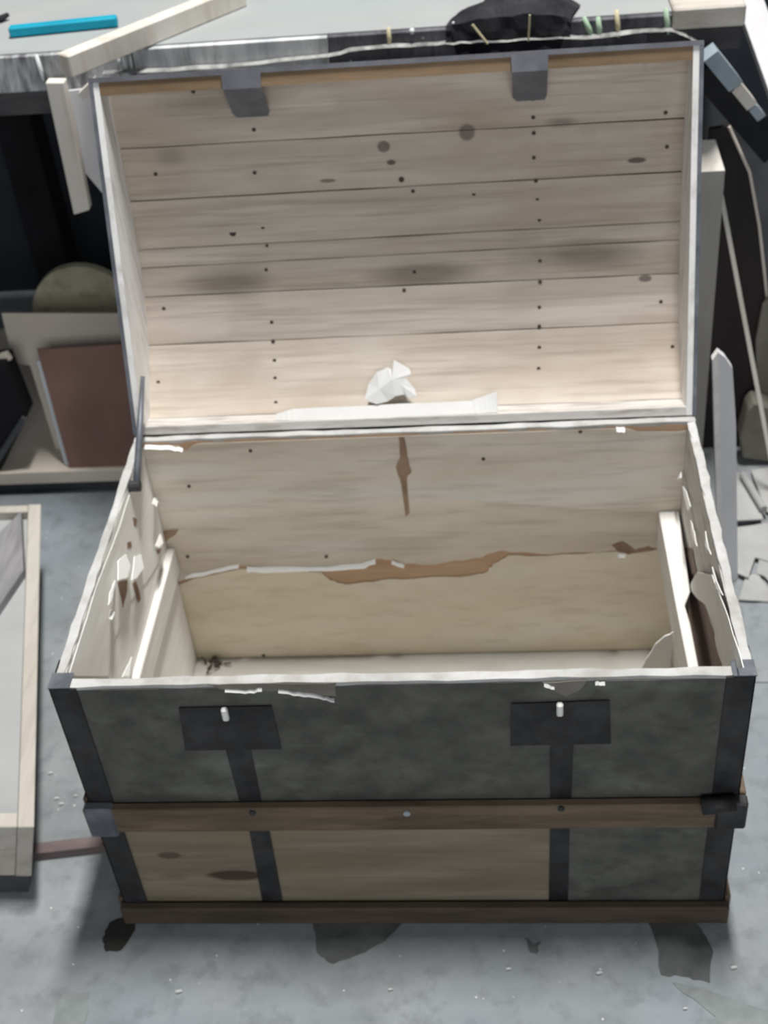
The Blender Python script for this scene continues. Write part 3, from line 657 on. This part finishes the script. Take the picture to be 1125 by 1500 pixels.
# grey-brown board behind the lid's right edge
yb = .97
pts = [ony(x, y, yb) for x, y in [(1000, 250), (1061, 250), (1058, 330), (1040, 520), (1028, 640)]]
pb = thing('grey_board', 'grey-brown board standing upright behind the right edge of the lid', 'board', (pts[2].x-.03, yb, 0))
x1a = ony(1062, 250, yb); x1b = ony(1040, 520, yb)
kx = (x1b.x-x1a.x)/(x1a.z-x1b.z); xbm = x1a.x+kx*x1a.z
MB().prism([Vector((xbm-.075, yb, 0)), Vector((xbm, yb, 0)), x1a, Vector((x1a.x-.075, yb, x1a.z))], (0, .02, 0)).build('board', M['grey_board'], pb)
q = [x1a, x1a+Vector((-.075, 0, 0)), x1a+Vector((-.075, .05, .035)), x1a+Vector((-.012, .05, .035))]
MB().prism(q, (0, .004, -.004)).build('bevelled_top', M['pine'], pb)  # paler than the board: overhead light on the top end put into colour
# lilac plank in front
A = onz(1081, 850, 0); yl = A.y
pl = thing('lilac_plank', 'smooth lilac-grey plank standing close to the trunk on the right', 'plank', (A.x, yl, 0))
e0 = ony(1052, 516, yl); e1 = Vector((A.x-.028, yl, 0))
MB().prism([e1, Vector((A.x, yl, 0)), ony(1078, 620, yl), ony(1073, 540, yl), ony(1062, 524, yl), e0], (0, .014, 0)).build('plank_face', M['lilac_plank'], pl)
MB().prism([e1, e0, e0+Vector((-.0095, -.006, -.012)), e1+Vector((-.0095, -.006, 0))], (0, .014, 0)).build('plank_edge', M['runner'], pl)  # pale material puts the light on this left-facing edge into its colour
# thin light stick leaning
a = ony(1056, 285, 1.08); bst = ony(1128, 668, 1.0); d_ = (bst-a); bst = a+d_*((a.z-.004)/(a.z-bst.z)) if bst.z > .004 else bst
single(MB().beam(a, bst, .008, .007, (1, 0, 0)), 'thin_lath', M['pine'], 'thin pale lath leaning against the dark boards at right', 'lath')
# dark leaning board with a light edge
yd = 1.16
db = thing('dark_board', 'dark angled board with a thin light edge leaning at the right', 'board', (ony(1098, 400, yd).x, yd, 0))
pix = [(1040, 190), (1068, 185), (1098, 252), (1112, 330), (1124, 440)]
pts = [ony(x, y, yd) for x, y in pix]; dn = pts[-1]-pts[-2]; foot = pts[-1]+dn*(pts[-1].z/-dn.z)
MB().prism(pts+[foot, Vector((pts[0].x-.02, yd, 0))], (0, .012, 0)).build('board', M['dark_board'], db)
MB().tube([q+Vector((0, -.001, 0)) for q in pts[1:]]+[foot+Vector((0, -.001, .004))], .003, 6).build('light_edge', M['tan'], db)
# grey stone blocks behind
def block(name, pix, y, dep, mat, label, cat, group=None):
    pts = [ony(x, yy, y) for x, yy in pix]
    for q in pts: q.z = max(q.z, 0)
    c = sum(pts, Vector())/len(pts); c.y += dep/2; c.z = 0
    o = single(MB().prism(pts, (0, dep, 0)), name, M[mat], label, cat, group, bevel=.004); return o
block('stone_block', [(1088, 672), (1084, 645), (1096, 600), (1105, 590), (1140, 600), (1145, 680)], 1.09, .05, 'stone', 'brownish grey rounded block on the rubble below the thin lath', 'block')
stand('grey_slab', [(1140, 420), (1117, 448), (1107, 500), (1108, 560), (1118, 640), (1145, 700)], 1.145, .01, 'stone', 'speckled grey slab standing at the right frame edge behind the lath', 'slab')
# dark panel filling behind
stand('leaning_sheet', [(1030, 700), (1030, 150), (1180, 250), (1200, 700)], 1.30, .02, 'dark_grey', 'dark grey sheet leaning behind the boards at the bench end', 'sheet', dy=.1)
# painted diagonal beam below the bench end
a = ony(1045, 85, 1.0); b = ony(1112, 168, 1.12)
pbm = thing('painted_beam', 'slanting beam with pale blue and tan paint patches below the bench end', 'beam', b)
for u0, u1, m in ((-.1, .42, 'blue_paint'), (.44, .78, 'pine'), (.80, 1.0, 'blue_paint')):
    MB().beam(a.lerp(b, u0), a.lerp(b, u1), .034-.018*u1, .02, (1, 0, .8)).build('painted_face', M[m], pbm)
a2 = a.lerp(b, 1.0); MB().beam(a2, a.lerp(b, 2.6), .02, .02, (1, 0, .8)).build('dark_end', M['black'], pbm)
MB().beam(a.lerp(b, -.1)+Vector((-.01, .012, -.03)), a.lerp(b, 1.5)+Vector((-.01, .012, -.03)), .04, .02, (1, 0, .8)).build('underside', M['black'], pbm)
# diagonal grey leg upper right
a = ony(1082, -40, 1.3); b = ony(1150, 150, 1.15)
b2 = b+(b-a)*((b.z)/(a.z-b.z))
single(MB().beam(a, b2, .045, .02, (1, 0, 0)), 'grey_prop', M['lilac_plank'], 'grey slanting prop at the upper right corner past the bench end', 'prop')

# broken plaster sheets on the floor
sheets = [([(1078, 690), (1092, 700), (1110, 742), (1118, 762), (1078, 764)], .014, 'broken white sheet beside the lilac plank, nearest the small roll'),
          ([(1078, 774), (1130, 766), (1150, 830), (1106, 818), (1096, 848), (1078, 840)], .010, 'broad broken white sheet beside the lilac plank below the dark gap'),
          ([(1112, 820), (1150, 834), (1150, 880), (1120, 846), (1108, 842)], .007, 'small broken white sheet at the right edge above the pentagonal piece'),
          ([(1082, 880), (1092, 846), (1110, 842), (1128, 866), (1140, 884)], .004, 'pentagonal white sheet lying lowest of the broken pieces'),
          ([(1100, 690), (1150, 682), (1150, 762), (1122, 750), (1108, 712)], .008, 'crumbled white sheet at the right edge below the stone block')]
for pix, z, lab in sheets:
    pts = [onz(x, y, z) for x, y in jag2(pix+[pix[0]], .8, 2)[:-1]]
    single(MB().prism(pts, (0, 0, .003)), 'plaster_sheet', M['plaster'], lab, 'sheet', 'broken white sheets on the floor')
a = onz(1088, 695, .026); b = onz(1119, 746, .026)
single(MB().tube([a, b], .008, 10), 'small_roll', M['plaster'], 'small pale roll lying on the broken white sheets', 'roll', smooth=False)
MB().prism([onz(x, y, .0005) for x, y in [(1086, 886), (1150, 882), (1150, 1000), (1096, 1000), (1090, 905)]], (0, 0, .002)).build('concrete_slab', M['concrete'], fl)
# white crumbs on the floor
for i, (px, py) in enumerate(((83, 1170), (90, 1178), (74, 1133), (111, 1166), (262, 1453), (878, 1426), (1004, 1478), (1075, 1418), (745, 1420), (572, 1450))):
    c = onz(px, py, .002); r = random.uniform(.0025, .0045)
    mb = MB().tube([c+Vector((-r, 0, 0)), c+Vector((0, .001, .0005)), c+Vector((r, r*.4, 0))], [r*.5, r*.62, r*.4], 6)
    lab = ('white crumb on the floor, larger of the pair between tray and trunk', 'white crumb on the floor, smaller of the pair between tray and trunk', 'white crumb on the floor right beside the tray rail', 'white crumb on the floor touching the left edge of the trunk',
           'leftmost white crumb on the concrete in front of the trunk', 'white crumb in front of the trunk, nearest the broad dark patch at right', 'white crumb between the two grey floor patches at the lower right', 'rightmost white crumb on the concrete below the trunk corner',
           'white crumb in front of the trunk below the small dark floor spot', 'white crumb near the bottom centre of the floor')[i]
    single(mb, 'white_crumb', M['paper'], lab, 'crumb', 'white crumbs on the floor')
